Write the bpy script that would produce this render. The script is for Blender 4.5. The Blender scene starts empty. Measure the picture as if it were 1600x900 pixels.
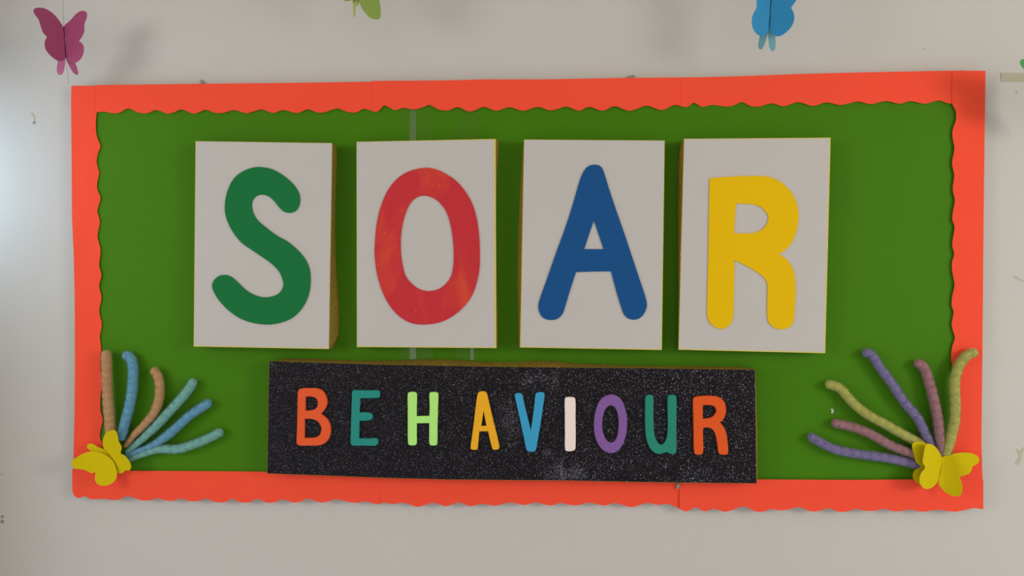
import bpy, bmesh, math, random
from mathutils import Vector, Matrix
from mathutils.geometry import tessellate_polygon

random.seed(7)
scene = bpy.context.scene
col = scene.collection

# ------------------------------------------------------------------ camera
FPX = 1200.0
YAW, PITCH, ROLL = 0.05456999, -0.0102161, -0.00208123
CAM = Vector((0.10531234, -2.03893821, 1.52860068))
fw = Vector((-math.sin(YAW) * math.cos(PITCH), math.cos(YAW) * math.cos(PITCH), math.sin(PITCH)))
rt0 = Vector((math.cos(YAW), math.sin(YAW), 0))
up0 = rt0.cross(fw)
rt = rt0 * math.cos(ROLL) + up0 * math.sin(ROLL)
up = -rt0 * math.sin(ROLL) + up0 * math.cos(ROLL)
cam_data = bpy.data.cameras.new('camera')
cam_data.sensor_width = 36.0
cam_data.lens = FPX / 1600.0 * 36.0
cam_data.clip_start = 0.02
cam = bpy.data.objects.new('camera', cam_data)
col.objects.link(cam)
m = Matrix((rt, up, -fw)).transposed().to_4x4()
m.translation = CAM
cam.matrix_world = m
scene.camera = cam

# ------------------------------------------------------------------ light
world = bpy.data.worlds.new('room_ambient')
scene.world = world
world.use_nodes = True
bg = world.node_tree.nodes['Background']
bg.inputs['Color'].default_value = (1.0, 0.965, 0.92, 1)
bg.inputs['Strength'].default_value = 0.83

def area_light(name, loc, target, sx, sy, power, color):
    d = bpy.data.lights.new(name, 'AREA')
    d.shape = 'RECTANGLE'
    d.size, d.size_y = sx, sy
    d.energy = power
    d.color = color
    o = bpy.data.objects.new(name, d)
    o.location = loc
    o.rotation_euler = (Vector(target) - Vector(loc)).to_track_quat('-Z', 'Y').to_euler()
    col.objects.link(o)
    return o
# daylight from the room's tall windows behind and to the left of the viewer
area_light('room_window_daylight', (-2.9, -2.4, 2.0), (0.0, 0, 1.2), 1.0, 0.9, 22, (0.93, 0.96, 1.0))
# daylight from the windows on the right-hand side of the room
area_light('right_window_daylight', (3.3, -2.5, 2.0), (0.2, 0, 1.2), 1.0, 0.9, 38, (1.0, 0.97, 0.91))
# added lamp past the left edge, makes the bluish glow on the wall
area_light('left_glow_lamp', (-1.60, -0.20, 1.80), (-1.2, -0.05, 1.76), 0.24, 0.34, 1.45, (0.52, 0.76, 1.0))

vs = scene.view_settings
vs.view_transform = 'Standard'
vs.look = 'None'
vs.exposure = 0.0
vs.gamma = 1.0
vs.use_curve_mapping = False

# ------------------------------------------------------------------ helpers
def at(x, y, dep):
    """point of the photograph's pixel (x, y) on the plane `dep` metres in front of the wall"""
    d = fw + rt * ((x - 800.0) / FPX) + up * ((450.0 - y) / FPX)
    t = (-dep - CAM.y) / d.y
    return CAM + d * t

PXM = 1.68e-3            # metres per photo pixel on the board

def lin(c):
    c = c / 255.0
    return c / 12.92 if c <= 0.04045 else ((c + 0.055) / 1.055) ** 2.4

WHITE = 0.90             # rendered value of a perfect white under the room's light
def rgb(r, g, b, k=WHITE):
    return tuple(min(0.98, lin(v) / k) for v in (r, g, b)) + (1.0,)

def new_mat(name):
    mt = bpy.data.materials.new(name)
    mt.use_nodes = True
    nt = mt.node_tree
    return mt, nt, nt.nodes, nt.links, nt.nodes['Principled BSDF']

def paper(name, color, rough=0.75, spec=0.3, var=0.05, scale=30.0, bump=0.15, bscale=220.0, bdist=0.0006):
    mt, nt, N, L, bs = new_mat(name)
    tc = N.new('ShaderNodeTexCoord')
    nz = N.new('ShaderNodeTexNoise'); nz.inputs['Scale'].default_value = scale; nz.inputs['Detail'].default_value = 4
    L.new(tc.outputs['Object'], nz.inputs['Vector'])
    mx = N.new('ShaderNodeMix'); mx.data_type = 'RGBA'
    c = Vector(color[:3])
    mx.inputs['A'].default_value = tuple(c * (1 - var)) + (1,)
    mx.inputs['B'].default_value = tuple(min(0.99, v * (1 + var)) for v in c) + (1,)
    L.new(nz.outputs['Fac'], mx.inputs['Factor'])
    L.new(mx.outputs['Result'], bs.inputs['Base Color'])
    bs.inputs['Roughness'].default_value = rough
    bs.inputs['Specular IOR Level'].default_value = spec
    if bump:
        n2 = N.new('ShaderNodeTexNoise'); n2.inputs['Scale'].default_value = bscale; n2.inputs['Detail'].default_value = 5
        L.new(tc.outputs['Object'], n2.inputs['Vector'])
        bp = N.new('ShaderNodeBump'); bp.inputs['Strength'].default_value = bump; bp.inputs['Distance'].default_value = bdist
        L.new(n2.outputs['Fac'], bp.inputs['Height'])
        L.new(bp.outputs['Normal'], bs.inputs['Normal'])
    return mt

def glitter(name, base, flake, amount, scale, tilt, sheen_spots=None):
    """glitter sheet: small flakes with their own tilt; spots = sheen of worn film, painted as denser flakes (x, z, rx, rz) in object space"""
    mt, nt, N, L, bs = new_mat(name)
    tc = N.new('ShaderNodeTexCoord')
    vo = N.new('ShaderNodeTexVoronoi'); vo.inputs['Scale'].default_value = scale
    L.new(tc.outputs['Object'], vo.inputs['Vector'])
    sep = N.new('ShaderNodeSeparateColor')
    L.new(vo.outputs['Color'], sep.inputs['Color'])
    thr = N.new('ShaderNodeValue'); thr.outputs[0].default_value = 1 - amount
    tout = thr.outputs[0]
    if sheen_spots:
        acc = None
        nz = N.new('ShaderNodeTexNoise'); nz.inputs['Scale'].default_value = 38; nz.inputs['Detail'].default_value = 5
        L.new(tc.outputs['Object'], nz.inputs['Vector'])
        for (x, z, rx, rz, w) in sheen_spots:
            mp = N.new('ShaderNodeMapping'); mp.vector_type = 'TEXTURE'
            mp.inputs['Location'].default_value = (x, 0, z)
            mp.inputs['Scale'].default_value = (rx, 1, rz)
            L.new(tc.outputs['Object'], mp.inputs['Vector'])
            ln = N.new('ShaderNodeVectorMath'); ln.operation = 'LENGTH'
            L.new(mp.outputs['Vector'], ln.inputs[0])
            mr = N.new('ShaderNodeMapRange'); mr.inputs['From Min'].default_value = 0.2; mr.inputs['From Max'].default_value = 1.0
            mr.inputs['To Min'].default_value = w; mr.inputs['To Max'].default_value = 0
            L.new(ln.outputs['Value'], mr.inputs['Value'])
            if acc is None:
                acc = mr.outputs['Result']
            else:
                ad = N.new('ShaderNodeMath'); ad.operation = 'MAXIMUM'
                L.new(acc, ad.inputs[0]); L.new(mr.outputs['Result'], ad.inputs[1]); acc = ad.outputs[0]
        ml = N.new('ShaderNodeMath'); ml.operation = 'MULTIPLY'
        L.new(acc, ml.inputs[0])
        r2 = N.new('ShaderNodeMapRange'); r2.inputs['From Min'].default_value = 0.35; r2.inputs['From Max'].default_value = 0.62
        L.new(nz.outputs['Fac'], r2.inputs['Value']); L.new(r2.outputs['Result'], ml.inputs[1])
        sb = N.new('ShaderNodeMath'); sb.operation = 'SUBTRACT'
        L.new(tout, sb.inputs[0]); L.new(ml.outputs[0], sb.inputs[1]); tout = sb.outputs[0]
    gt = N.new('ShaderNodeMath'); gt.operation = 'GREATER_THAN'
    L.new(sep.outputs['Red'], gt.inputs[0]); L.new(tout, gt.inputs[1])
    # flakes differ in brightness
    br = N.new('ShaderNodeMapRange'); br.inputs['To Min'].default_value = 0.15; br.inputs['To Max'].default_value = 1.0
    pw = N.new('ShaderNodeMath'); pw.operation = 'POWER'; pw.inputs[1].default_value = 2.5
    L.new(sep.outputs['Green'], pw.inputs[0]); L.new(pw.outputs[0], br.inputs['Value'])
    fm = N.new('ShaderNodeMath'); fm.operation = 'MULTIPLY'
    L.new(gt.outputs[0], fm.inputs[0]); L.new(br.outputs['Result'], fm.inputs[1])
    mx = N.new('ShaderNodeMix'); mx.data_type = 'RGBA'
    mx.inputs['A'].default_value = base; mx.inputs['B'].default_value = flake
    L.new(fm.outputs[0], mx.inputs['Factor'])
    L.new(mx.outputs['Result'], bs.inputs['Base Color'])
    L.new(fm.outputs[0], bs.inputs['Metallic'])
    bs.inputs['Roughness'].default_value = 0.45
    bs.inputs['Specular IOR Level'].default_value = 0.12
    ge = N.new('ShaderNodeNewGeometry')
    s1 = N.new('ShaderNodeVectorMath'); s1.operation = 'SUBTRACT'; s1.inputs[1].default_value = (0.5, 0.5, 0.5)
    L.new(vo.outputs['Color'], s1.inputs[0])
    s2 = N.new('ShaderNodeVectorMath'); s2.operation = 'SCALE'; s2.inputs['Scale'].default_value = tilt
    L.new(s1.outputs[0], s2.inputs[0])
    s3 = N.new('ShaderNodeVectorMath'); s3.operation = 'ADD'
    L.new(s2.outputs[0], s3.inputs[0]); L.new(ge.outputs['Normal'], s3.inputs[1])
    s4 = N.new('ShaderNodeVectorMath'); s4.operation = 'NORMALIZE'
    L.new(s3.outputs[0], s4.inputs[0]); L.new(s4.outputs[0], bs.inputs['Normal'])
    return mt

def painted_red(name, c1, c2):
    mt, nt, N, L, bs = new_mat(name)
    tc = N.new('ShaderNodeTexCoord')
    mp = N.new('ShaderNodeMapping'); mp.inputs['Scale'].default_value = (13, 1, 6); mp.inputs['Rotation'].default_value = (0, 0.25, 0)
    L.new(tc.outputs['Object'], mp.inputs['Vector'])
    nz = N.new('ShaderNodeTexNoise'); nz.inputs['Scale'].default_value = 1.0; nz.inputs['Detail'].default_value = 5; nz.inputs['Distortion'].default_value = 0.8
    L.new(mp.outputs['Vector'], nz.inputs['Vector'])
    cr = N.new('ShaderNodeValToRGB')
    cr.color_ramp.elements[0].position = 0.50; cr.color_ramp.elements[0].color = c1
    cr.color_ramp.elements[1].position = 0.72; cr.color_ramp.elements[1].color = c2
    L.new(nz.outputs['Fac'], cr.inputs['Fac'])
    vo = N.new('ShaderNodeTexVoronoi'); vo.inputs['Scale'].default_value = 36
    L.new(tc.outputs['Object'], vo.inputs['Vector'])
    sp = N.new('ShaderNodeMath'); sp.operation = 'LESS_THAN'; sp.inputs[1].default_value = 0.055
    L.new(vo.outputs['Distance'], sp.inputs[0])
    mx = N.new('ShaderNodeMix'); mx.data_type = 'RGBA'; mx.inputs['B'].default_value = rgb(232, 110, 80)
    L.new(sp.outputs[0], mx.inputs['Factor']); L.new(cr.outputs['Color'], mx.inputs['A'])
    L.new(mx.outputs['Result'], bs.inputs['Base Color'])
    bs.inputs['Roughness'].default_value = 0.6
    bs.inputs['Specular IOR Level'].default_value = 0.25
    return mt

def clear_tape(name, tint, gloss):
    mt, nt, N, L, bs = new_mat(name)
    out = nt.nodes['Material Output']
    tr = N.new('ShaderNodeBsdfTransparent'); tr.inputs['Color'].default_value = tint
    gl = N.new('ShaderNodeBsdfGlossy'); gl.inputs['Roughness'].default_value = 0.22
    tc = N.new('ShaderNodeTexCoord')
    mp = N.new('ShaderNodeMapping'); mp.inputs['Scale'].default_value = (260, 1, 14)
    L.new(tc.outputs['Object'], mp.inputs['Vector'])
    nz = N.new('ShaderNodeTexNoise'); nz.inputs['Scale'].default_value = 1; nz.inputs['Detail'].default_value = 3
    L.new(mp.outputs['Vector'], nz.inputs['Vector'])
    bp = N.new('ShaderNodeBump'); bp.inputs['Strength'].default_value = 0.5; bp.inputs['Distance'].default_value = 0.001
    L.new(nz.outputs['Fac'], bp.inputs['Height'])
    L.new(bp.outputs['Normal'], gl.inputs['Normal'])
    ms = N.new('ShaderNodeMixShader')
    ms.inputs['Fac'].default_value = gloss; L.new(tr.outputs[0], ms.inputs[1]); L.new(gl.outputs[0], ms.inputs[2])
    L.new(ms.outputs[0], out.inputs['Surface'])
    return mt

def tag(o, label=None, cat=None, group=None, kind=None):
    if label: o['label'] = label
    if cat: o['category'] = cat
    if group: o['group'] = group
    if kind: o['kind'] = kind
    return o

def thing(name, loc, label, cat, group=None):
    o = bpy.data.objects.new(name, None)
    o.empty_display_size = 0.05
    o.location = loc
    col.objects.link(o)
    return tag(o, label, cat, group)

def origin_of(parent):
    v = Vector((0, 0, 0))
    while parent is not None:
        v = v + Vector(parent.location); parent = parent.parent
    return v

def mesh_obj(name, verts, faces, mat, parent=None, loc=None, smooth=False):
    org = origin_of(parent) if parent is not None else Vector((0, 0, 0))
    off = Vector(loc) if loc is not None else org
    me = bpy.data.meshes.new(name)
    me.from_pydata([tuple(Vector(v) - off) for v in verts], [], faces)
    bm = bmesh.new(); bm.from_mesh(me)
    bmesh.ops.recalc_face_normals(bm, faces=bm.faces)
    bm.to_mesh(me); bm.free()
    me.materials.append(mat)
    if smooth:
        for p in me.polygons: p.use_smooth = True
    o = bpy.data.objects.new(name, me)
    o.location = off - org if parent is not None else off
    if parent is not None: o.parent = parent
    col.objects.link(o)
    return o

def smooth_loop(pts, n=5, closed=True):
    """Catmull-Rom through the points; a point given as (x, y, 1) stays a sharp corner"""
    k = len(pts); out = []
    sharp = [len(p) > 2 for p in pts]
    P = [Vector((p[0], p[1])) for p in pts]
    rng = range(k) if closed else range(k - 1)
    for i in rng:
        p1, p2 = P[i], P[(i + 1) % k]
        if closed:
            p0, p3 = P[(i - 1) % k], P[(i + 2) % k]
        else:
            p0 = P[i - 1] if i else p1; p3 = P[i + 2] if i + 2 < k else p2
        if sharp[i]: p0 = p1
        if sharp[(i + 1) % k]: p3 = p2
        for s in range(n):
            t = s / n
            # tangents scaled by segment length keep uneven spacing free of overshoot
            d = (p2 - p1).length
            m1 = (p2 - p0); m2 = (p3 - p1)
            if m1.length > 1e-9: m1 = m1.normalized() * d
            if m2.length > 1e-9: m2 = m2.normalized() * d
            t2, t3 = t * t, t * t * t
            out.append(p1 * (2*t3 - 3*t2 + 1) + m1 * (t3 - 2*t2 + t) + p2 * (-2*t3 + 3*t2) + m2 * (t3 - t2))
    if not closed: out.append(P[-1])
    return out

def area2(l):
    return sum(l[i][0] * l[(i+1) % len(l)][1] - l[(i+1) % len(l)][0] * l[i][1] for i in range(len(l)))

def inset(loop, d):
    n = len(loop); s = 1 if area2(loop) > 0 else -1; out = []
    for i in range(n):
        a = loop[i] - loop[i-1]; b = loop[(i+1) % n] - loop[i]
        t = a.normalized() + b.normalized()
        if t.length < 1e-6: out.append(loop[i].copy()); continue
        t.normalize()
        out.append(loop[i] + Vector((-t.y, t.x)) * d * s)
    return out

def extrude_loops(name, loops_px, d0, d1, mat, parent=None, bevel=0.0008, shape=None, loc=None, smooth=False):
    """solid of the outline(s) between depth d0 (back) and d1 (front); first loop outer, others holes"""
    loops = []
    for lp in loops_px:
        w = []
        for p in lp:
            q = at(p[0], p[1], d1); w.append(Vector((q.x, q.z)))
        loops.append(w)
    verts, faces = [], []
    fronts = []
    for k, lp in enumerate(loops):
        f = inset(lp, bevel if k == 0 else -bevel)
        n = len(lp); b = len(verts)
        verts += [(p.x, -d0, p.y) for p in lp]
        verts += [(p.x, -(d1 - bevel), p.y) for p in lp]
        verts += [(p.x, -d1, p.y) for p in f]
        for i in range(n):
            j = (i + 1) % n
            faces.append((b+i, b+j, b+n+j, b+n+i))
            faces.append((b+n+i, b+n+j, b+2*n+j, b+2*n+i))
        fronts.append((b, n))
    idx_back, idx_front = [], []
    for b, n in fronts:
        idx_back += list(range(b, b+n)); idx_front += list(range(b+2*n, b+3*n))
    tri = tessellate_polygon([[Vector((verts[b+2*n+i][0], verts[b+2*n+i][2], 0)) for i in range(n)] for b, n in fronts])
    for t in tri:
        faces.append(tuple(idx_front[i] for i in t))
        faces.append(tuple(idx_back[i] for i in reversed(t)))
    if shape: verts = [shape(Vector(v)) for v in verts]
    return mesh_obj(name, verts, faces, mat, parent, loc, smooth)

def resample(pts, n):
    P = [Vector((p[0], p[1])) for p in pts]
    L = [0.0]
    for a, b in zip(P, P[1:]): L.append(L[-1] + (b - a).length)
    out = []; j = 0
    for i in range(n + 1):
        s = L[-1] * i / n
        while j < len(P) - 2 and L[j+1] < s: j += 1
        t = (s - L[j]) / max(1e-9, L[j+1] - L[j])
        out.append(P[j].lerp(P[j+1], min(1, max(0, t))))
    return out

def ribbon(name, ea, eb, n, mcount, dep, thick, mat, parent, wave=0.0008, axis='x'):
    """paper strip between two edge polylines (pixels), with a slight waviness; columns share the long coordinate"""
    k = 0 if axis == 'x' else 1
    def sample(e, s):
        for a, b in zip(e, e[1:]):
            if a[k] <= s <= b[k]:
                t = (s - a[k]) / max(1e-9, b[k] - a[k]); return a[1-k] + (b[1-k] - a[1-k]) * t
        return e[0][1-k] if s < e[0][k] else e[-1][1-k]
    s0, s1 = max(ea[0][k], eb[0][k]), min(ea[-1][k], eb[-1][k])
    ph = random.uniform(0, 6)
    verts, faces = [], []
    W = mcount + 1
    for side in (0, 1):
        for i in range(n + 1):
            s = s0 + (s1 - s0) * i / n
            a, b = sample(ea, s), sample(eb, s)
            for j in range(W):
                c = a + (b - a) * j / mcount
                w = wave * (math.sin(s * 0.021 + ph) * math.cos(j * 0.9 + s * 0.008) + 0.5 * math.sin(s * 0.057 + 2 * ph + j * 0.6))
                d = dep + w + (thick if side else 0)
                verts.append(at(s, c, d) if k == 0 else at(c, s, d))
    S = (n + 1) * W
    for i in range(n):
        for j in range(mcount):
            q = (i*W+j, i*W+j+1, (i+1)*W+j+1, (i+1)*W+j)
            faces.append(tuple(reversed(q))); faces.append(tuple(S + v for v in q))
    rim = [i*W for i in range(n+1)] + [n*W+j for j in range(1, W)] + [i*W+W-1 for i in range(n-1, -1, -1)] + [j for j in range(W-2, 0, -1)]
    for a, b in zip(rim, rim[1:] + rim[:1]): faces.append((a, b, S+b, S+a))
    return mesh_obj(name, verts, faces, mat, parent)

# ------------------------------------------------------------------ materials
M = {}
M['wall'] = paper('wall_paint', rgb(192, 188, 182), 0.85, 0.2, 0.035, 2.2, 0.25, 90, 0.0012)
M['ceil'] = paper('ceiling_paint', rgb(200, 185, 165), 0.9, 0.2, 0.02, 2)
M['floor'] = paper('floor_vinyl', rgb(188, 204, 222), 0.5, 0.4, 0.08, 6)
M['glowframe'] = paper('glow_frame_paint', rgb(215, 215, 212), 0.4, 0.4, 0.02, 8)
M['orange'] = paper('neon_orange_paper', rgb(246, 80, 56), 0.85, 0.06, 0.03, 5, 0.1, 30, 0.002)
M['green'] = paper('green_plastic_paper', rgb(65, 117, 8), 0.6, 0.10, 0.05, 4, 0.12, 9, 0.004)
M['foam'] = paper('board_core', rgb(170, 150, 115), 0.9, 0.2)
M['card'] = paper('white_card', rgb(187, 182, 177), 0.7, 0.2, 0.02, 12, 0.08, 60, 0.001)
M['gold'] = glitter('gold_glitter', rgb(140, 114, 48), rgb(215, 185, 90), 0.30, 520, 0.9)
M['goldlit'] = paper('lit_gold_edge', rgb(205, 190, 95), 0.6, 0.3, 0.15, 120)  # gold glitter's catch of light put into a paler edge colour
M['tape'] = clear_tape('clear_tape', (0.98, 0.985, 0.80, 1), 0.01)
M['tape2'] = clear_tape('creased_clear_tape', (0.99, 0.99, 0.99, 1), 0.06)
M['thread'] = paper('thread', rgb(165, 145, 140), 0.8, 0.2)
M['mask_tape'] = paper('masking_tape', rgb(172, 166, 146), 0.7, 0.25, 0.06, 60)
M['scuff'] = paper('scuff', rgb(140, 136, 130), 0.9, 0.1, 0.15, 300)
M['scuff2'] = paper('old_tape', rgb(178, 172, 150), 0.8, 0.2, 0.1, 200)
def foam(name, *c): return paper(name, rgb(*c), 0.75, 0.1, 0.02, 25, 0.1, 350, 0.0004)

# ------------------------------------------------------------------ the room
def box_mesh(x0, x1, y0, y1, z0, z1):
    v = [(x, y, z) for x in (x0, x1) for y in (y0, y1) for z in (z0, z1)]
    f = [(0, 1, 3, 2), (4, 6, 7, 5), (0, 4, 5, 1), (2, 3, 7, 6), (0, 2, 6, 4), (1, 5, 7, 3)]
    return v, f
def boxes(name, lst, mat, parent=None, loc=None):
    V, F = [], []
    for b in lst:
        v, f = box_mesh(*b); o = len(V); V += v; F += [tuple(i + o for i in q) for q in f]
    return mesh_obj(name, V, F, mat, parent, loc)

XL, XR, ZT = -1.63, 3.6, 2.6
wall = tag(boxes('wall_back', [(-3.4, XR, 0, 0.15, 0, ZT)], M['wall'], loc=(0, 0, 0)), 'plain off-white painted plaster wall behind the display board', kind='structure')
wl = tag(boxes('glow_wall_stub', [(XL-0.15, XL, -0.50, -0.42, 0, ZT), (XL-0.15, XL, -0.05, 0, 0, ZT), (XL-0.15, XL, -0.42, -0.05, 0, 1.35), (XL-0.15, XL, -0.42, -0.05, 2.1, ZT)], M['wall'], loc=(XL, 0, 0)), 'added off-white wall stub, out of view, with an opening for the glow lamp', kind='structure')  # unseen wall stub, added to carry the lamp for the left glow
tag(boxes('floor', [(-3.4, XR, -4, 0, -0.05, 0)], M['floor'], loc=(0, 0, 0)), 'grey vinyl floor of the room', kind='structure')
tag(boxes('ceiling', [(-3.4, XR, -4, 0, ZT, ZT+0.05)], M['ceil'], loc=(0, 0, ZT)), 'white painted ceiling of the room', kind='structure')
wn = tag(boxes('glow_lamp_frame', [(XL-0.10, XL-0.05, -0.42, -0.39, 1.35, 2.1), (XL-0.10, XL-0.05, -0.08, -0.05, 1.35, 2.1), (XL-0.10, XL-0.05, -0.39, -0.08, 1.35, 1.38), (XL-0.10, XL-0.05, -0.39, -0.08, 2.07, 2.1)], M['glowframe'], loc=(XL, -0.3, 1.35)), 'added white frame, out of view, around the left glow lamp', kind='structure')  # unseen frame, added around the glow lamp

# marks on the wall
def blotch(name, pts, mat, parent, d0=0.0, d1=0.0006):
    return extrude_loops(name, [smooth_loop(pts, 3)], d0, d1, mat, parent, 0.0002)
blotch('paint_scuff', [(48, 176), (52, 178), (55, 184), (53, 189), (52, 184)], M['scuff2'], wall)
blotch('paint_scuff', [(51, 191), (55, 189.5), (55.5, 192), (52, 194)], M['scuff'], wall)
blotch('paint_scuff', [(1444, 74), (1446, 74.5), (1446, 77), (1443.5, 76.5)], M['scuff2'], wall)
blotch('paint_scuff', [(1588, 142), (1590, 142), (1590, 147), (1587.5, 147)], M['scuff2'], wall)
blotch('paint_scuff', [(1584, 431), (1589, 432), (1595, 436), (1604, 440), (1595, 438.5), (1588, 436)], M['scuff2'], wall)
blotch('paint_scuff', [(1588, 701), (1594, 704), (1600, 699), (1598, 708), (1594, 722), (1590, 727), (1586, 724), (1592, 714)], M['scuff2'], wall)
blotch('paint_scuff', [(1.5, 806), (5, 805.5), (5, 809), (2, 809.5)], M['scuff'], wall)
blotch('paint_scuff', [(1, 813), (5.5, 813), (5.5, 817), (1.5, 817)], M['scuff'], wall)
blotch('paint_scuff', [(0.5, 740), (4.5, 739), (5, 742.5), (1, 743)], M['scuff2'], wall)

# ------------------------------------------------------------------ display board
G = 0.021     # depth of the green face
bc = at(826, 795, 0.0)
board = thing('display_board', (bc.x, 0, bc.z), 'large green display board with a scalloped neon orange paper border on the wall', 'display board')
extrude_loops('backing_board', [[(116, 138), (1536, 115), (1532, 788), (120, 772)]], 0.0008, 0.0190, M['foam'], board, 0.0005)
def sheet(x0, x1, dep, yt=(160, 140), yb=(762, 775)):
    ya = lambda x: 162 - (x - 150) * 0.013
    yb_ = lambda x: 745 + (x - 150) * 0.011
    n = 24
    ea = [(x0 + (x1 - x0) * i / n, ya(x0 + (x1 - x0) * i / n) - 10) for i in range(n + 1)]
    eb = [(p[0], yb_(p[0])) for p in ea]
    return ribbon('paper_sheet', ea, eb, n, 10, dep, 0.0004, M['green'], board, 0.0005)
sheet(140, 317, G - 0.0008)
sheet(316, 641, G - 0.0004)
sheet(640, 859, G - 0.0008)
sheet(857.5, 1304, G - 0.0003)
sheet(1303, 1505, G - 0.0009)
# clear tape along the seams of the green sheets
def tape(x0, x1, y0, y1, dep, m='tape'):
    e = [(x0, y0), ((x0+x1)/2, y0), (x1, y0)]; f = [(x0, y1), ((x0+x1)/2, y1), (x1, y1)]
    return ribbon('clear_tape', e, f, 12, 30, dep, 0.0001, M[m], board, 0.0002)
tape(624, 677, 165, 568, G + 0.0006)
tape(640, 650, 165, 568, G + 0.0010, 'tape2')
tape(713, 747, 165, 568, G + 0.0006)
tape(735, 740, 530, 568, G + 0.0010, 'tape2')

top_in = [(146,175),(150,175.5),(162,174.5),(177,177),(187,176),(201,169.5),(215,175.5),(230,177),(244,172),(262,177.5),(272,175.5),(284,171),(302,177.5),(312,175),(321,171.5),(337,176.5),(350,176),(366,172),(385,177),(395,174.5),(409,171),(427,176.5),(442,172),(465,176.5),(481,170.7),(495,175.5),(507,175.5),(527,169.5),(542,174.5),(557,175.5),(569,170),(587,175),(594,171),(601,165),(617,172),(630,168.5),(647,171),(660,168),(671,164),(685,171),(700,172.5),(715,167.5),(732,174),(742,172.5),(756,167),(775,173),(796,167.5),(817,173),(841,167),(859,172.5),(872,170),(885,166.5),(905,173),(920,167),(942,173),(960,166),(982,173),(995,170),(1011,165),(1034,172),(1054,164),(1071,167.5),(1077,165.5),(1084,160.5),(1097,167),(1112,164),(1135,166.5),(1147,164.5),(1159,159.5),(1173,165.8),(1187,166.3),(1205,161.5),(1225,166),(1247,159.5),(1270,165.5),(1291,160),(1312,164),(1325,162),(1340,158.5),(1360,162.5),(1384,158),(1406,162),(1422,158),(1445,162),(1466,157),(1480,161),(1488,162),(1510,163)]
top_out = [(146,133.3),(150,133),(300,131),(450,129.5),(580,127.5),(582,126.4),(650,126),(700,125.5),(760,124),(850,124),(960,122),(1100,120.5),(1160,119),(1250,115.5),(1350,113),(1450,111),(1510,110)]
left_in = [(155,132),(152,150),(151,176),(150,185),(150,205),(153,218),(157,228),(153,240),(151,252),(153,262),(155,270),(152,285),(152,295),(155,303),(157,310),(153,325),(152,330),(156,347),(153,363),(152.5,371),(157,390),(155,415),(158.5,430),(155,446),(158.5,465),(155,486),(159,507),(156,526),(158,542),(156.5,560),(157,578),(159,598),(157,620),(157,640),(160.5,657),(158,668),(156,682),(160,695),(157,710),(158,735),(158,765)]
left_out = [(111.5,134),(111,160),(112,270),(112.3,340),(115,395),(116.6,460),(117,560),(116.5,640),(115,700),(115,765)]
right_in = [(1488,110.5),(1488,162),(1493,172),(1494,179),(1493,190),(1489,201),(1488,212),(1491,228),(1491,236),(1488,250),(1488,259),(1491,274),(1489,290),(1489,299),(1492,313),(1489,330),(1488,343),(1491.5,354),(1489,372),(1488,385),(1491,397),(1487.5,410),(1488,425),(1491.5,445),(1488,462),(1487,477),(1490,488),(1487,505),(1488,513),(1492,528),(1488,541),(1486,560),(1489,575),(1491,592),(1488,612),(1490,632),(1488,652),(1490,680),(1488,710),(1490,740),(1488,780)]
right_out = [(1540,109.5),(1539,180),(1538,250),(1537,340),(1536,450),(1535,560),(1534,640),(1533.5,690),(1535,740),(1535.5,780)]
bot_out = [(112.8,766),(114,771),(118.7,777),(125,778),(132,775.5),(142,779.5),(154,780),(162,779),(175,781),(186,780.5),(199,775),(210,778),(222,782),(235,781.5),(245,778.5),(260,782),(272,782.5),(281,779),(297,783),(312,782.5),(321,779),(337,784.5),(352,784.5),(362,779.5),(375,784.5),(390,785),(402,779.5),(417,785.5),(430,784.5),(442,780),(457,785),(470,784),(480,779),(500,785),(512,784),(525,780),(545,784.5),(560,785.5),(569,783.5),(582,786),(590,788),(600,785.5),(615,787.5),(627,785.5),(640,788),(652,792),(665,789),(677,785.5),(696,791),(705,789),(717,785),(735,791),(752,787.5),(775,790),(797,785),(818,789),(837,785.2),(860,790),(875,786),(895,789.5),(905,789),(920,785.5),(945,790),(960,786),(985,792.5),(995,790.5),(1012,786),(1030,789),(1042,787),(1060,794),(1070,799),(1077,797.5),(1086,793),(1102,799),(1115,795),(1132,799.5),(1147,796),(1162,791.2),(1181,799),(1195,799),(1206,795),(1217,797.5),(1232,796),(1249,792.5),(1267,799),(1282,798),(1294,794),(1310,799.5),(1325,799),(1337,795),(1352,798),(1367,798),(1382,795),(1397,799),(1410,798),(1421,796),(1442,799.5),(1465,796.5),(1492,799.5),(1507,797),(1522,794),(1536.5,796)]
bot_in = [(112.8,733),(200,735.5),(300,736),(413,737),(600,741),(900,746),(1184,749),(1330,750),(1420,749),(1536.5,749)]
def sm(e):
    return [(p.x, p.y) for p in smooth_loop(e, 5, False)]
def cut(e, a, b, k):
    """the stretch of an edge between a and b along its long coordinate"""
    def v(s):
        for p, q in zip(e, e[1:]):
            if p[k] <= s <= q[k]:
                t = (s - p[k]) / max(1e-9, q[k] - p[k]); return tuple(p[i] + (q[i] - p[i]) * t for i in (0, 1))
        return e[0] if s < e[0][k] else e[-1]
    mid = [p for p in e if a < p[k] < b]
    return [v(a)] + mid + [v(b)]
B1 = G + 0.0022
ribbon('border_strip', left_out, sm(left_in), 260, 6, B1, 0.0005, M['orange'], board, 0.0007, 'y')
ti, to = sm(top_in), top_out
for a, b, dd in ((149.5, 586, 0.0020), (581, 1062, 0.0030), (1058, 1508, 0.0016)):
    ribbon('border_strip', cut(to, a, b, 0), cut(ti, a, b, 0), 260, 6, B1 + dd, 0.0005, M['orange'], board, 0.0005, 'x')
ribbon('border_strip', right_out, sm(right_in), 260, 6, B1 + 0.0028, 0.0005, M['orange'], board, 0.0003, 'y')
bo, bi = sm(bot_out), bot_in
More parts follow.
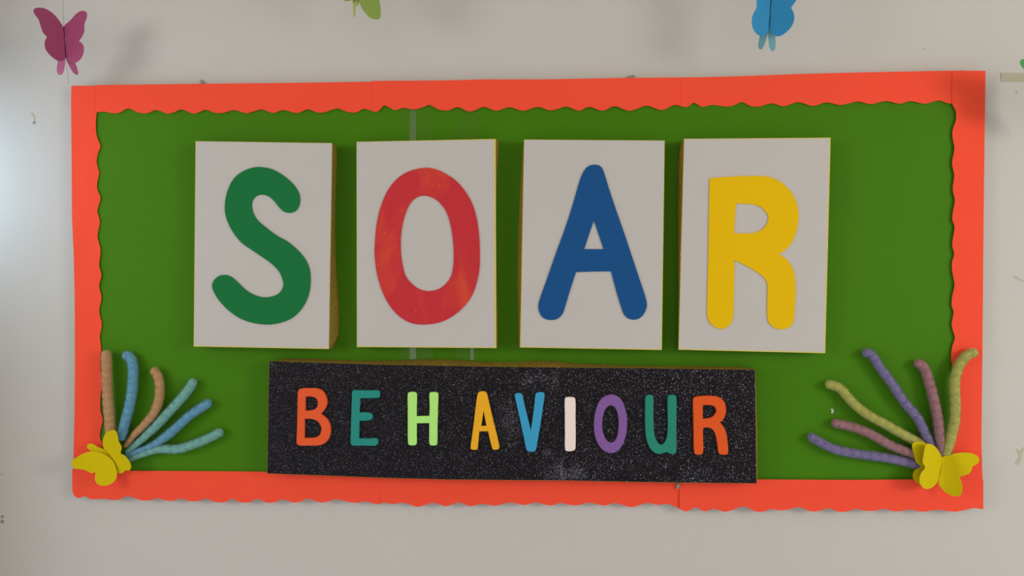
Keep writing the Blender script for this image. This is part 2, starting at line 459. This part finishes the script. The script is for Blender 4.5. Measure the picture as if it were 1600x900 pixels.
for a, b, dd in ((112.8, 593.5, 0.0022), (592.5, 1063, 0.0012), (1062, 1536.5, 0.0042)):
    ribbon('border_strip', cut(bi, a, b, 0), cut(bo, a, b, 0), 260, 6, B1 + dd, 0.0005, M['orange'], board, 0.0007, 'x')

# ------------------------------------------------------------------ letter cards and the sign
def lofted_block(name, front, back, d0, d1, mat, parent):
    """wrapped block: `front` outline (pixels) at depth d1, `back` outline at d0, same number of points"""
    n = len(front)
    V = [at(p[0], p[1], d0) for p in back] + [at(p[0], p[1], d1 - 0.0015) for p in front]
    c = Vector((sum(p[0] for p in front) / n, sum(p[1] for p in front) / n))
    F = []
    for i in range(n):
        j = (i + 1) % n
        F.append((i, j, n + j, n + i))
    # slightly rounded front edge
    fl = inset([Vector((p[0], p[1])) for p in front], 0.7)
    V += [at(p.x, p.y, d1) for p in fl]
    for i in range(n):
        j = (i + 1) % n
        F.append((n + i, n + j, 2*n + j, 2*n + i))
    F.append(tuple(range(2*n, 3*n))); F.append(tuple(reversed(range(n))))
    return mesh_obj(name, V, F, mat, parent)

def straight_back(p, d0, d1):
    """pixel on the back plane directly behind the front pixel p"""
    q = at(p[0], p[1], d1)
    d = Vector((q.x, -d0, q.z)) - CAM
    z = d.dot(fw)
    return (800 + FPX * d.dot(rt) / z, 450 - FPX * d.dot(up) / z)

def block(parent, sides, backs, d0, d1, mat, n=16, name='block'):
    """sides: four front polylines TL>TR, TR>BR, BR>BL, BL>TL; backs: same, None for a straight side"""
    f, b = [], []
    for s, k in zip(sides, backs):
        fs = resample(s, n)[:-1]
        f += [(p.x, p.y) for p in fs]
        if k is None: b += [straight_back((p.x, p.y), d0, d1) for p in fs]
        else: b += [(p.x, p.y) for p in resample(k, n)[:-1]]
    return lofted_block(name, f, b, d0, d1, mat, parent)

def crop(ox, oy, s):
    return lambda pts: [(ox + p[0] / s, oy + p[1] / s) + tuple(p[2:]) for p in pts]

D0, D1 = G + 0.0022, 0.066
def letter_card(label, face, sides, backs, loops, cr, mat, letter_label):
    base = at((face[2][0] + face[3][0]) / 2, (face[2][1] + face[3][1]) / 2, D0)
    t = thing('letter_card', base, label, 'letter card', 'white letter cards on the green board')
    b = block(t, sides, backs, D0, D1, M['gold'])
    tag(b, 'gold glitter wrapped sides of the block')
    extrude_loops('lit_edge_rim', [[p for p in e] for e in [[sides[0][0], sides[0][-1], sides[1][-1], sides[2][-1]]]], D1 - 0.001, D1 + 0.0004, M['goldlit'], b, 0.0003)  # rim of the gold block, coloured as if catching light
    n = 10
    fl = []
    for a, c in zip(face, face[1:] + face[:1]):
        fl += [Vector(a).lerp(Vector(c), i / n) for i in range(n)]
    extrude_loops('face_sheet', [fl], D1, D1 + 0.0012, M['card'], t, 0.0003)
    L = extrude_loops('letter', [smooth_loop(cr(l), 5) for l in loops], D1 + 0.0010, D1 + 0.0045, mat, t, 0.0006)
    tag(L, letter_label)
    return t

c_s, c_o, c_a, c_r = crop(280, 200, 2.5), crop(540, 200, 2.5), crop(790, 200, 2.5), crop(1040, 200, 2.5)
S_loop = [(315,152),(360,160),(405,185),(445,220),(467,255),(471,285),(462,315),(440,330),(412,328),(390,310),(370,285),(350,268),(325,260),(300,266),(285,285),(283,310),(292,340),(310,365),(340,390),(380,420),(420,442),(460,475),(490,510),(508,550),(512,600),(505,650),(485,695),(450,735),(405,758),(350,768),(290,762),(240,745),(195,715),(160,680),(137,645),(128,618),(135,595),(155,578),(180,574),(205,583),(230,605),(260,633),(295,653),(330,661),(365,657),(392,643),(406,618),(404,595),(390,562),(360,530),(325,505),(285,478),(245,450),(215,415),(190,370),(178,325),(180,280),(192,235),(215,195),(250,168),(285,155)]
O_out = [(310,155),(350,160),(390,178),(430,205),(465,245),(492,290),(510,345),(520,410),(524,480),(522,550),(510,610),(490,660),(455,705),(410,740),(365,760),(310,768),(260,763),(215,740),(180,705),(150,655),(130,600),(118,545),(113,480),(118,400),(128,340),(145,285),(170,235),(205,195),(250,168)]
O_in = [(310,264),(345,275),(370,295),(392,325),(408,370),(417,420),(422,480),(421,530),(413,575),(395,605),(365,628),(325,637),(290,630),(260,610),(235,580),(222,535),(215,480),(215,425),(222,375),(235,330),(255,290),(280,270)]
A_out = [(345,143),(365,146),(378,158),(388,185),(405,240),(430,315),(460,400),(490,490),(520,580),(545,655),(552,690),(546,715),(530,738),(505,749),(480,744),(463,728),(452,700),(435,645),(412,560,1),(340,561),(275,563,1),(250,640),(232,700),(220,730),(200,746),(175,750),(148,742),(132,720),(128,695),(135,665),(165,580),(200,480),(235,385),(265,290),(290,205),(305,170),(322,150)]
A_in = [(345,360,1),(383,473,1),(307,473,1)]
R_out = [(172,196,1),(250,190),(350,187),(400,190),(440,205),(478,235),(503,270),(516,310),(520,350),(512,400),(495,445),(470,475),(443,492,1),(475,515),(495,545),(505,580),(508,640),(505,700),(500,755),(485,777),(455,787),(425,780),(405,762),(398,735),(398,660),(398,610),(385,585),(350,558),(305,533),(270,516,1),(268,600),(266,700),(262,745),(248,772),(220,785),(190,776),(168,752),(163,720),(165,600),(168,450),(170,320)]
R_in = [(275,295,1),(330,297),(365,305),(390,325),(402,350),(395,375),(375,398),(340,410),(268,412,1)]

letter_card('white letter card bearing a green foam letter S, first in the row', [(306.5,221),(518.5,224),(513.5,544),(303.5,540)],
    [[(305.5,220.5),(519,223.5)], [(519,223.5),(518.3,320),(515.5,424),(514,545.5)], [(514,545.5),(302.5,541.5)], [(302.5,541.5),(305.5,220.5)]],
    [None, [(526,229),(528,232),(526,260),(524,360),(525,412),(527,440),(530,480),(530,541)], None, None],
    [S_loop], c_s, foam('green_foam', 26, 110, 58), 'green foam letter S')
letter_card('white letter card bearing a painted red letter O, second in the row', [(557.5,222),(771.5,218.5),(773,542.5),(558.5,540.5)],
    [[(557,221.5),(774.5,217)], [(774.5,217),(774.5,340),(775.5,544)], [(775.5,544),(557.5,542.3)], [(557.5,542.3),(557,221.5)]],
    [None, [(779.5,219),(780,225),(777.5,260),(775,320),(776.5,448),(778.5,541)], None, None],
    [O_out, O_in], c_o, painted_red('red_paint', rgb(190, 40, 48), rgb(205, 66, 42)), 'streaky red painted letter O')
letter_card('white letter card bearing a blue foam letter A, third in the row', [(819.5,218.5),(1038,220),(1032.5,545.5),(814,541.5)],
    [[(818.8,218),(1038.7,219.5)], [(1038.7,219.5),(1037,340),(1034.2,547)], [(1034.2,547),(812.5,543)], [(812.5,543),(815,400),(816,320),(818.8,218)]],
    [None, None, None, [(810,541),(808,440),(809,380),(811,320),(816,240),(817.5,222)]],
    [A_out, A_in], c_a, foam('blue_foam', 25, 78, 132), 'blue foam letter A')
letter_card('white letter card bearing a yellow foam letter R, fourth in the row', [(1069.5,217.5),(1296,216.5),(1287.5,550),(1061,545)],
    [[(1068.7,216.8),(1298,215)], [(1298,215),(1293,380),(1289.5,552)], [(1289.5,552),(1060,546.5)], [(1060,546.5),(1062.5,400),(1068.7,216.8)]],
    [None, None, None, [(1059,545),(1059,440),(1058,340),(1059,248),(1063,220)]],
    [R_out, R_in], c_r, foam('yellow_foam', 223, 180, 6), 'yellow foam letter R')

# the sign
SD0, SD1 = B1 + 0.0080, 0.070
base = at(800, 748, SD0)
sign = thing('letter_sign', base, 'long black glitter sign reading BEHAVIOUR below the letter cards', 'sign')
stop = [(420,564),(500,566.5),(600,569.5),(800,573),(1000,575),(1180,577.5)]
sright = [(1180,577.5),(1181.5,680),(1182.5,755.5)]
sbot = [(1182.5,755.5),(1030,754),(880,751),(800,750.5),(700,749.5),(600,747),(500,743),(417,740)]
sleft = [(417,740),(418.5,650),(420,564)]
btop = [(424,565),(430,562.5),(437,561),(475,559.5),(512,562),(575,564),(650,562.5),(687,561),(750,565),(800,566),(825,564),(862,564),(900,567.5),(975,570.5),(1050,572),(1150,572.5),(1175,575),(1180,577)]
tag(block(sign, [stop, sright, sbot, sleft], [btop, [(1180,577),(1183.5,680),(1183.5,754)], None, None], SD0, SD1, M['gold'], 40), 'gold glitter wrapped sides of the sign')
def local(px, py, dep, org):
    q = at(px, py, dep) - org; return (q.x, q.z)
sheen_spots = []  # sheen on the worn film, painted in as patches of more bright flakes
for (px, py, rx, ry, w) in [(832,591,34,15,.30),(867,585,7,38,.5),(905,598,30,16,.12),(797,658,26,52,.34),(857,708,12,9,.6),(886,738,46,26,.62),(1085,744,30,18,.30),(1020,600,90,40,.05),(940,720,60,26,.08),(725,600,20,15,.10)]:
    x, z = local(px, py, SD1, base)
    sheen_spots.append((x, z, rx * PXM, ry * PXM, w))
M['black'] = glitter('black_glitter', rgb(20, 16, 21), rgb(135, 132, 142), 0.085, 760, 0.55, sheen_spots)
fo = []
for s in (stop, sright, sbot, sleft): fo += [p for p in resample(s, 30)[:-1]]
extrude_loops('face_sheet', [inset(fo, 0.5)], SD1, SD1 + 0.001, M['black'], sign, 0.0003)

cb, cv = crop(400, 550, 4), crop(800, 550, 4)
letters = [
 ('B', cb, (224, 90, 48), [[(263,245),(275,230),(340,226),(390,230),(420,248),(440,285),(444,320),(432,355),(405,387,1),(440,415),(460,450),(466,495),(455,540),(430,570),(395,584),(330,586),(270,585),(254,572),(253,540),(256,450),(258,350),(260,270)],
   [(308,280,1),(350,280),(378,295),(386,325),(375,352),(345,365),(308,368,1)], [(303,418,1),(350,420),(385,435),(405,465),(408,490),(395,520),(370,535),(302,538,1)]], 'orange'),
 ('E', cb, (42, 136, 126), [[(600,250),(610,240),(690,241),(765,241),(772,250),(773,275),(765,286),(700,289),(650,290,1),(646,378,1),(700,379),(722,387),(728,405),(720,422),(695,429),(645,431,1),(643,540,1),(700,541),(752,540),(762,552),(760,575),(745,586),(680,586),(605,585),(592,575),(592,500),(596,350),(599,280)]], 'teal'),
 ('H', cb, (174, 230, 122), [[(948,262),(958,252),(995,252),(1004,264),(1003,340),(1003,402,1),(1083,400,1),(1085,340),(1083,262),(1092,252),(1130,253),(1138,264),(1136,350),(1133,470),(1131,575),(1122,584),(1092,584),(1083,572),(1082,500),(1082,445,1),(1004,446,1),(1003,520),(1003,572),(994,583),(960,583),(950,572),(948,450),(948,350)]], 'pale green'),
 ('A', cb, (230, 168, 38), [[(1385,262),(1398,249),(1425,247),(1440,256),(1450,290),(1480,420),(1505,520),(1520,595),(1515,608),(1485,611),(1475,600),(1450,496,1),(1395,497,1),(1385,600),(1380,611),(1350,611),(1341,602),(1345,560),(1360,450),(1372,350)], [(1422,368,1),(1440,462,1),(1407,463,1)]], 'golden yellow'),
 ('V', cv, (60, 152, 192), [[(17,270),(25,260),(50,257),(62,265),(80,340),(100,420),(117,490,1),(125,440),(138,340),(147,265),(158,254),(190,252),(203,262),(200,300),(180,440),(163,540),(150,610),(140,622),(105,623),(90,610),(75,540),(45,400),(25,310)]], 'sky blue'),
 ('I', cv, (234, 218, 208), [[(330,295),(340,284),(385,284),(396,297),(397,400),(397,600),(387,616),(345,621),(332,612),(331,500),(330,380)]], 'cream'),
 ('O', cv, (127, 90, 152), [[(620,266),(655,275),(685,300),(705,345),(716,390),(720,440),(716,500),(700,560),(675,605),(640,630),(605,631),(570,615),(540,580),(520,530),(512,470),(515,410),(525,360),(545,310),(575,280)],
   [(620,335),(645,350),(660,385),(667,440),(664,490),(655,535),(635,562),(612,566),(590,550),(573,515),(564,470),(565,425),(575,380),(592,348)]], 'purple'),
 ('U', cv, (42, 132, 112), [[(834,285),(845,271),(875,269),(884,283),(884,360),(885,440),(890,510),(905,555),(925,578),(945,575),(965,545),(973,500),(974,400),(973,290),(980,272),(1018,270),(1028,285),(1028,400),(1028,520),(1027,620),(1018,636),(990,637),(965,627),(930,638),(895,632),(865,605),(845,560),(835,500),(832,420),(833,340)]], 'green'),
 ('R', cv, (220, 87, 36), [[(1133,295),(1145,282),(1190,275),(1250,275),(1295,283),(1325,310),(1338,350),(1335,390),(1318,425),(1300,440,1),(1325,470),(1340,510),(1348,560),(1352,615),(1348,638),(1320,643),(1295,635),(1287,600),(1280,550),(1265,500),(1240,477),(1205,473),(1195,485),(1196,560),(1195,625),(1185,640),(1155,642),(1140,630),(1136,520),(1134,400)],
   [(1193,333,1),(1240,333),(1268,345),(1277,370),(1265,395),(1240,412),(1193,418,1)]], 'orange'),
]
for ch, cr, c, loops, word in letters:
    L = extrude_loops('letter', [smooth_loop(cr(l), 4) for l in loops], SD1 + 0.0008, SD1 + 0.0075, foam(word.replace(' ', '_') + '_craft_foam', *c), sign, 0.0013)
    tag(L, word + ' foam letter ' + ch)

# ------------------------------------------------------------------ fuzzy pipe cleaners
def pipe_cleaner(label, pts, cr, r_px, c, lift=0.0, taper=0.0):
    path = smooth_loop(cr(pts), 8, False)
    path = resample([(p.x, p.y) for p in path], 46)
    R = r_px * PXM * 1.16
    P = []
    for i, p in enumerate(path):
        t = i / 46
        P.append(at(p.x, p.y, G + 0.003 + lift + R * 1.02 + 0.004 * math.sin(t * 3.1)))
    base = P[-1].copy()
    fib = paper(label.split(' ')[0] + '_chenille', rgb(*c), 0.95, 0.1, 0.16, 160, 0)
    fb = fib.node_tree.nodes['Principled BSDF']
    fb.inputs['Sheen Weight'].default_value = 0.35; fb.inputs['Sheen Roughness'].default_value = 0.5
    t = thing('pipe_cleaner', base, label, 'pipe cleaner', 'fuzzy pipe cleaners fanned out in the board corners')
    V, F = [], []
    seg = 10
    frames = []
    squeeze = lambda q: 1 - taper * max(0.0, (q / (len(P) - 1) - 0.55) / 0.45)   # the stems are pressed together at the foot of the fan
    for i, p in enumerate(P):
        tg = (P[min(i+1, len(P)-1)] - P[max(i-1, 0)]).normalized()
        a = tg.cross(Vector((0, 1, 0))).normalized(); b = tg.cross(a).normalized()
        frames.append((p, tg, a, b))
        e = min(i, len(P) - 1 - i) * (P[1] - P[0]).length / R
        rr = R * 0.80 * (1 if e >= 1 else 0.35 + 0.65 * math.sqrt(max(0, 1 - (1 - e) ** 2)))
        rr *= (1 + 0.06 * math.sin(i * 1.7)) * squeeze(i)
        for k in range(seg):
            an = 2 * math.pi * k / seg
            V.append(p + (a * math.cos(an) + b * math.sin(an)) * rr)
    for i in range(len(P) - 1):
        for k in range(seg):
            k2 = (k + 1) % seg
            F.append((i*seg+k, i*seg+k2, (i+1)*seg+k2, (i+1)*seg+k))
    F.append(tuple(range(seg))); F.append(tuple(range((len(P)-1)*seg, len(P)*seg)))
    mesh_obj('stem', V, F, fib, t, smooth=True)
    # pile
    V, F = [], []
    ln = sum((P[i+1] - P[i]).length for i in range(len(P) - 1))
    for q in range(int(ln * 22000)):
        s = random.random() * (len(P) - 1.001); i = int(s); u = s - i
        p, tg, a, b = frames[i]; p = p.lerp(frames[i+1][0], u)
        an = random.uniform(0, 2 * math.pi)
        d = a * math.cos(an) + b * math.sin(an)
        e = min(s, len(P) - 1 - s) * (P[1] - P[0]).length / R
        k = (1 if e >= 1 else 0.35 + 0.65 * math.sqrt(max(0, 1 - (1 - e) ** 2))) * squeeze(s)
        d2 = (d + tg * random.uniform(-0.45, 0.45)).normalized()
        r1 = R * random.uniform(0.86, 1.20) * k
        w = tg.cross(d2).normalized() * 0.0005
        if random.random() < 0.5: w = tg * 0.0005
        q0 = p + d * (R * 0.68 * k); q1 = p + d2 * r1
        o = len(V); V += [q0 - w, q0 + w, q1]; F.append((o, o+1, o+2))
    me = bpy.data.meshes.new('pile')
    me.from_pydata([tuple(v - base) for v in V], [], F)
    me.materials.append(fib)
    o = bpy.data.objects.new('pile', me); o.parent = t; col.objects.link(o); o['kind'] = 'stuff'
    return t

cl, cr_ = crop(80, 520, 3.216), crop(1230, 520, 3.103)
TAN, BLU, TEA = (182, 142, 98), (98, 152, 178), (116, 168, 160)
PUR, MAU, YGR = (120, 111, 150), (154, 112, 117), (168, 168, 88)
pipe_cleaner('tan fuzzy pipe cleaner standing upright along the left orange border', [(275,88),(278,180),(282,300),(290,400),(297,490),(302,540)], cl, 7.6, TAN, 0.005)
pipe_cleaner('blue fuzzy pipe cleaner with its tip hooked left, beside the upright tan one', [(362,118),(388,116),(408,150),(411,220),(405,300),(390,380),(368,460),(350,540)], cl, 7.4, BLU)
pipe_cleaner('light brown curved fuzzy pipe cleaner between the hooked blue and a pale teal one', [(508,180),(535,215),(545,270),(540,340),(515,405),(470,460),(420,510),(370,575)], cl, 6.8, TAN, 0, 0.42)
pipe_cleaner('pale teal fuzzy pipe cleaner, upper of the two teal ones at bottom left', [(720,235),(690,285),(640,345),(580,410),(520,475),(450,540),(375,605)], cl, 7.0, TEA, 0, 0.42)
pipe_cleaner('blue fuzzy pipe cleaner slanting right between the two pale teal ones', [(802,345),(740,385),(690,420),(630,475),(570,525),(500,572),(430,598),(370,620)], cl, 6.8, BLU, 0, 0.42)
pipe_cleaner('pale teal fuzzy pipe cleaner, lowest of the left corner fan', [(860,492),(800,525),(720,558),(640,583),(540,585),(470,605),(380,640)], cl, 6.8, TEA, 0, 0.42)
pipe_cleaner('purple fuzzy pipe cleaner, lowest of the right corner fan', [(103,497),(150,525),(220,560),(300,580),(400,595),(500,610),(660,645)], cr_, 6.6, PUR)
pipe_cleaner('mauve fuzzy pipe cleaner lying just above the lowest purple one', [(217,435),(290,450),(370,475),(440,510),(510,550),(650,600)], cr_, 6.6, MAU)
pipe_cleaner('yellow green wavy fuzzy pipe cleaner reaching left toward the letter card R', [(187,245),(255,268),(310,330),(380,390),(470,440),(550,485),(660,545)], cr_, 6.8, YGR)
pipe_cleaner('purple fuzzy pipe cleaner with a bent tip, upper of the two purple ones', [(365,95),(408,105),(450,170),(510,250),(570,340),(630,410),(665,480),(700,560)], cr_, 6.6, PUR)
pipe_cleaner('mauve fuzzy pipe cleaner standing upright in the right corner fan', [(620,140),(660,165),(685,230),(710,320),(730,420),(738,500),(755,600)], cr_, 7.0, MAU)
pipe_cleaner('yellow green fuzzy pipe cleaner crossing the right orange border', [(920,90),(870,110),(830,165),(812,240),(815,330),(812,420),(795,500),(765,600)], cr_, 7.0, YGR, 0.006)

# ------------------------------------------------------------------ butterflies
def wing(name, pts, hinge, lift, dep, mat, parent, thick=0.0012, curl=0.0):
    """folded foam wing: outline in pixels, hinge line (two pixels); lifts off the hinge by `lift` (slope) towards the room"""
    lp = smooth_loop(pts, 4)
    h0 = Vector(hinge[0][:2]); h1 = Vector(hinge[1][:2])
    ax = (h1 - h0).normalized()
    # triangles of the outline, halved twice so that the wing can bend
    P2 = list(lp)
    fc = [tuple(t) for t in tessellate_polygon([[Vector((p.x, p.y, 0)) for p in lp]])]
    for _ in range(2):
        mid = {}
        def half(a, b):
            k = (min(a, b), max(a, b))
            if k not in mid: mid[k] = len(P2); P2.append((P2[a] + P2[b]) / 2)
            return mid[k]
        nf = []
        for a, b, c in fc:
            x, y, z = half(a, b), half(b, c), half(c, a)
            nf += [(a, x, z), (x, b, y), (z, y, c), (x, y, z)]
        fc = nf
    cnt = {}
    for f in fc:
        for a, b in zip(f, f[1:] + f[:1]): cnt.setdefault((min(a, b), max(a, b)), []).append((a, b))
    edges_b = [v[0] for v in cnt.values() if len(v) == 1]
    pos = []
    for p in P2:
        q = p - h0
        sd = abs(q.x * ax.y - q.y * ax.x) * PXM
        pos.append(at(p.x, p.y, dep + lift * sd + curl * sd * sd))
    n = len(pos)
    V = [v.copy() for v in pos] + [v + Vector((0, -thick, 0)) for v in pos]
    F = list(fc) + [tuple(n + i for i in reversed(f)) for f in fc]
    F += [(a, b, n + b, n + a) for a, b in edges_b]
    return mesh_obj(name, V, F, mat, parent, smooth=False)

def tube_path(name, pts, r, mat, parent):
    V, F = [], []
    seg = 6
    for i, p in enumerate(pts):
        tg = (pts[min(i+1, len(pts)-1)] - pts[max(i-1, 0)]).normalized()
        a = tg.cross(Vector((0, 1, 0.01))).normalized(); b = tg.cross(a).normalized()
        for k in range(seg):
            an = 2 * math.pi * k / seg; V.append(p + (a * math.cos(an) + b * math.sin(an)) * r)
    for i in range(len(pts) - 1):
        for k in range(seg):
            k2 = (k + 1) % seg
            F.append((i*seg+k, i*seg+k2, (i+1)*seg+k2, (i+1)*seg+k))
    F.append(tuple(range(seg))); F.append(tuple(range((len(pts)-1)*seg, len(pts)*seg)))
    return mesh_obj(name, V, F, mat, parent)

YEL = paper('yellow_craft_foam', rgb(200, 180, 8), 0.7, 0.08, 0.04, 40, 0.08, 200, 0.0005)
# left corner
yb = 0.047
b0 = at(185, 735, yb)
yl = thing('butterfly', b0, 'yellow foam butterfly at the foot of the left corner pipe cleaners', 'butterfly', 'yellow butterflies in the board corners')
hl = cl([(255, 560), (345, 705)])
wing('back_wing', cl([(180,572),(200,556),(235,573),(275,592),(300,640),(250,640),(210,600)]), hl, 0.10, yb - 0.006, YEL, yl)
wing('back_wing', cl([(300,620),(335,635),(362,665),(372,692),(350,706),(330,700),(310,660)]), hl, 0.25, yb - 0.006, YEL, yl)
wing('wing', cl([(103,650),(130,625),(165,605),(205,596),(250,603),(288,622),(315,650),(328,690),(328,730),(305,757),(265,768),(235,760),(220,735),(222,700),(205,706),(180,693),(150,685),(118,680)]), hl, 0.35, yb, YEL, yl, curl=1.0)
wing('wing', cl([(260,555),(262,530),(280,500),(300,490),(322,490),(335,515),(340,545),(355,575),(350,605),(368,615),(390,640),(402,668),(395,690),(370,690),(345,682),(330,660),(310,630),(285,600),(265,580)]), hl, 0.55, yb, YEL, yl, curl=1.0)
# right corner
b0 = at(1470, 760, yb)
yr = thing('butterfly', b0, 'yellow foam butterfly at the foot of the right corner pipe cleaners', 'butterfly', 'yellow butterflies in the board corners')
hr = cr_([(750, 590), (738, 740)])
wing('back_wing', cr_([(605,545),(615,530),(645,527),(690,548),(700,600),(690,680),(675,745),(640,735),(615,712),(608,690),(622,662),(645,650),(625,628),(613,590)]), hr, 0.12, yb - 0.004, YEL, yr)
wing('back_wing', cr_([(775,600),(830,582),(880,582),(915,592),(930,612),(920,635),(898,648),(888,675),(860,690),(830,695),(810,670),(785,640)]), hr, 0.10, yb - 0.004, YEL, yr)
wing('wing', cr_([(748,600),(720,555),(690,538),(672,542),(662,580),(656,630),(668,652),(648,680),(640,715),(655,748),(680,757),(708,745),(730,718),(740,665),(748,625)]), hr, 0.5, yb, YEL, yr, curl=1.5)
wing('wing', cr_([(748,605),(775,595),(800,600),(815,640),(832,690),(846,730),(848,760),(840,786),(815,792),(780,782),(750,757),(733,735),(740,680),(746,640)]), hr, 0.45, yb, YEL, yr, curl=1.5)

def hanging(label, dep, lw, rw, tails, thread, c, c_tail, lift=(0.5, 0.35), name='hanging_butterfly'):
    low = max(lw + rw, key=lambda p: p[1])
    b0 = at(thread[1][0], low[1], dep)
    t = thing(name, b0, label, 'butterfly', 'paper butterflies hanging on threads in front of the wall')
    mt = paper(label.split(' ')[0] + '_paper', rgb(*c), 0.7, 0.2, 0.04, 40, 0)
    mt2 = paper(label.split(' ')[0] + '_paper_back', rgb(*c_tail), 0.7, 0.2, 0.04, 40, 0)
    hg = (thread[1], thread[2])
    wing('wing', lw, hg, lift[0], dep + 0.001, mt, t, 0.0006)
    wing('wing', rw, hg, lift[1], dep + 0.001, mt, t, 0.0006)
    for tl in tails: wing('back_wing', tl, hg, -0.4, dep - 0.002, mt2, t, 0.0006)
    tube_path('body', [at(q[0], q[1], dep + 0.0022) for q in thread[1:3]], 0.0011, paper(label.split(' ')[0] + '_fold', rgb(*[v * 0.5 for v in c]), 0.8, 0.1), t)
    p = [at(q[0], q[1], dep - 0.001) for q in thread]
    up_ = p[0] + (p[0] - p[1]).normalized() * 0.01
    up_ = Vector((p[0].x, p[0].y, ZT - 0.001))
    tube_path('thread', [up_] + p, 0.0007, M['thread'], t)
    return t

pinkL = [(100,46),(94,34),(84,22),(72,14),(60,12),(53,15),(54,22),(60,30),(64,42),(68,52),(73.5,57.5,1),(70,66),(71,76),(76,84),(85,92),(92,95.5),(99,94),(103,88,1),(101,60)]
pinkR = [(100,42),(110,32),(120,21),(128,17),(135,19),(136,26),(132,38),(132,48),(128,58),(123.5,64,1),(130,70),(131,80),(127,91),(118,98),(110,97),(104,88),(102,60)]
pinkT = [[(99,70),(103,80),(102,95),(101,105),(97,116),(91,116),(89,108),(91,94),(95,78)], [(103,72),(110,82),(118,99),(122,112),(121,117),(115,114),(108,103),(103,88)]]
hanging('pink paper butterfly hanging above the board top left corner', 0.115, pinkL, pinkR, pinkT, [(97,-30),(99.5,42),(103,90),(107,131)], (152,66,102), (165,86,122), (0.75, 0.35))
hanging('green paper butterfly hanging above the letter card O, mostly cut off', 0.15,
    [(558,-5),(552,-1),(543,2),(538,1),(535,-5),(538,-15),(530,-30),(526,-48),(535,-55),(548,-42),(557,-25)],
    [(560,-5),(563,8),(568,17),(577,27),(585,30),(593,29),(595,15),(593,-2),(600,-20),(607,-45),(600,-58),(585,-50),(570,-35),(560,-20)],
    [[(553,-8),(561,-8),(561,3),(558,10),(556,5)], [(551.5,-5),(556,-5),(555.5,15),(555,26),(552.5,26),(552,12)]],
    [(557,-80),(558,-25),(559,0),(559.5,3)], (130,152,68), (160,166,88), (0.2, 0.45))
hanging('blue paper butterfly hanging above the letter card R', 0.17,
    [(1206,-30),(1198,-45),(1185,-58),(1172,-60),(1168,-50),(1174,-30),(1180,-15),(1182,0),(1182,12,1),(1176,24),(1174.5,35),(1178,48),(1187,56),(1196,54),(1202,45,1),(1204,10)],
    [(1207,-30),(1218,-45),(1232,-58),(1246,-58),(1250,-45),(1248,-20),(1244,0),(1236,12,1),(1240,20),(1241,30),(1237,41),(1228,51),(1216,57),(1208,54),(1202.5,45,1),(1205,10)],
    [[(1200,30),(1201,45),(1196,65),(1190,77),(1185,75),(1186,62),(1190,45)], [(1201,30),(1208,42),(1211,55),(1211,76),(1206,80),(1202,72),(1200,55)]],
    [(1208,-80),(1206.5,-30),(1202,45),(1202,46)], (46,132,180), (98,152,160), (0.4, 0.4))
sh = lambda pts: [(p[0] + 1541, p[1] + 80) + tuple(p[2:]) for p in pts]
hanging('green butterfly wing tip peeking in at the right picture edge', 0.115, sh(pinkL), sh(pinkR), [sh(x) for x in pinkT], sh([(97,-30),(99.5,42),(103,90),(107,131)]), (70,142,84), (90,150,100), (0.75, 0.35))

# ------------------------------------------------------------------ small bits
def scrap(name, pts, d0, d1, mat, label, cat):
    b0 = at(pts[0][0], pts[0][1], d0)
    o = extrude_loops(name, [smooth_loop(pts, 3)], d0, d1, mat, None, 0.0002, loc=b0)
    return tag(o, label, cat)
scrap('masking_tape', [(1563.5,113.5,1),(1600,114.5),(1640,115,1),(1641,128.5,1),(1600,128),(1564.5,127.5,1)], 0.0004, 0.001, M['mask_tape'], 'strip of old beige masking tape on the wall right of the board', 'tape')
scrap('paper_scrap', [(1298,640),(1300.5,638.5),(1302.5,641),(1301.5,646),(1299,645.5),(1299.5,642)], G + 0.0002, G + 0.0025, M['card'], 'tiny white paper scrap above the mauve pipe cleaner tip', 'paper scrap')
scrap('torn_tape', [(978,121.5),(985,118.5),(991,117.5),(991.5,123),(985,124)], 0.004, 0.006, M['scuff'], 'grey torn tape corner sticking up above the top border', 'tape')
scrap('torn_tape', [(313,124.5),(316,126),(319,130),(318,132),(315,131)], 0.004, 0.006, M['scuff'], 'small torn tape bit above the top border left end', 'tape')
scrap('torn_tape', [(1057,758),(1060,755.5),(1063,756),(1062,760),(1060,764.5),(1057.5,763)], B1 + 0.0072, B1 + 0.0095, M['scuff'], 'grey torn tape bit on the bottom border under the sign', 'tape')
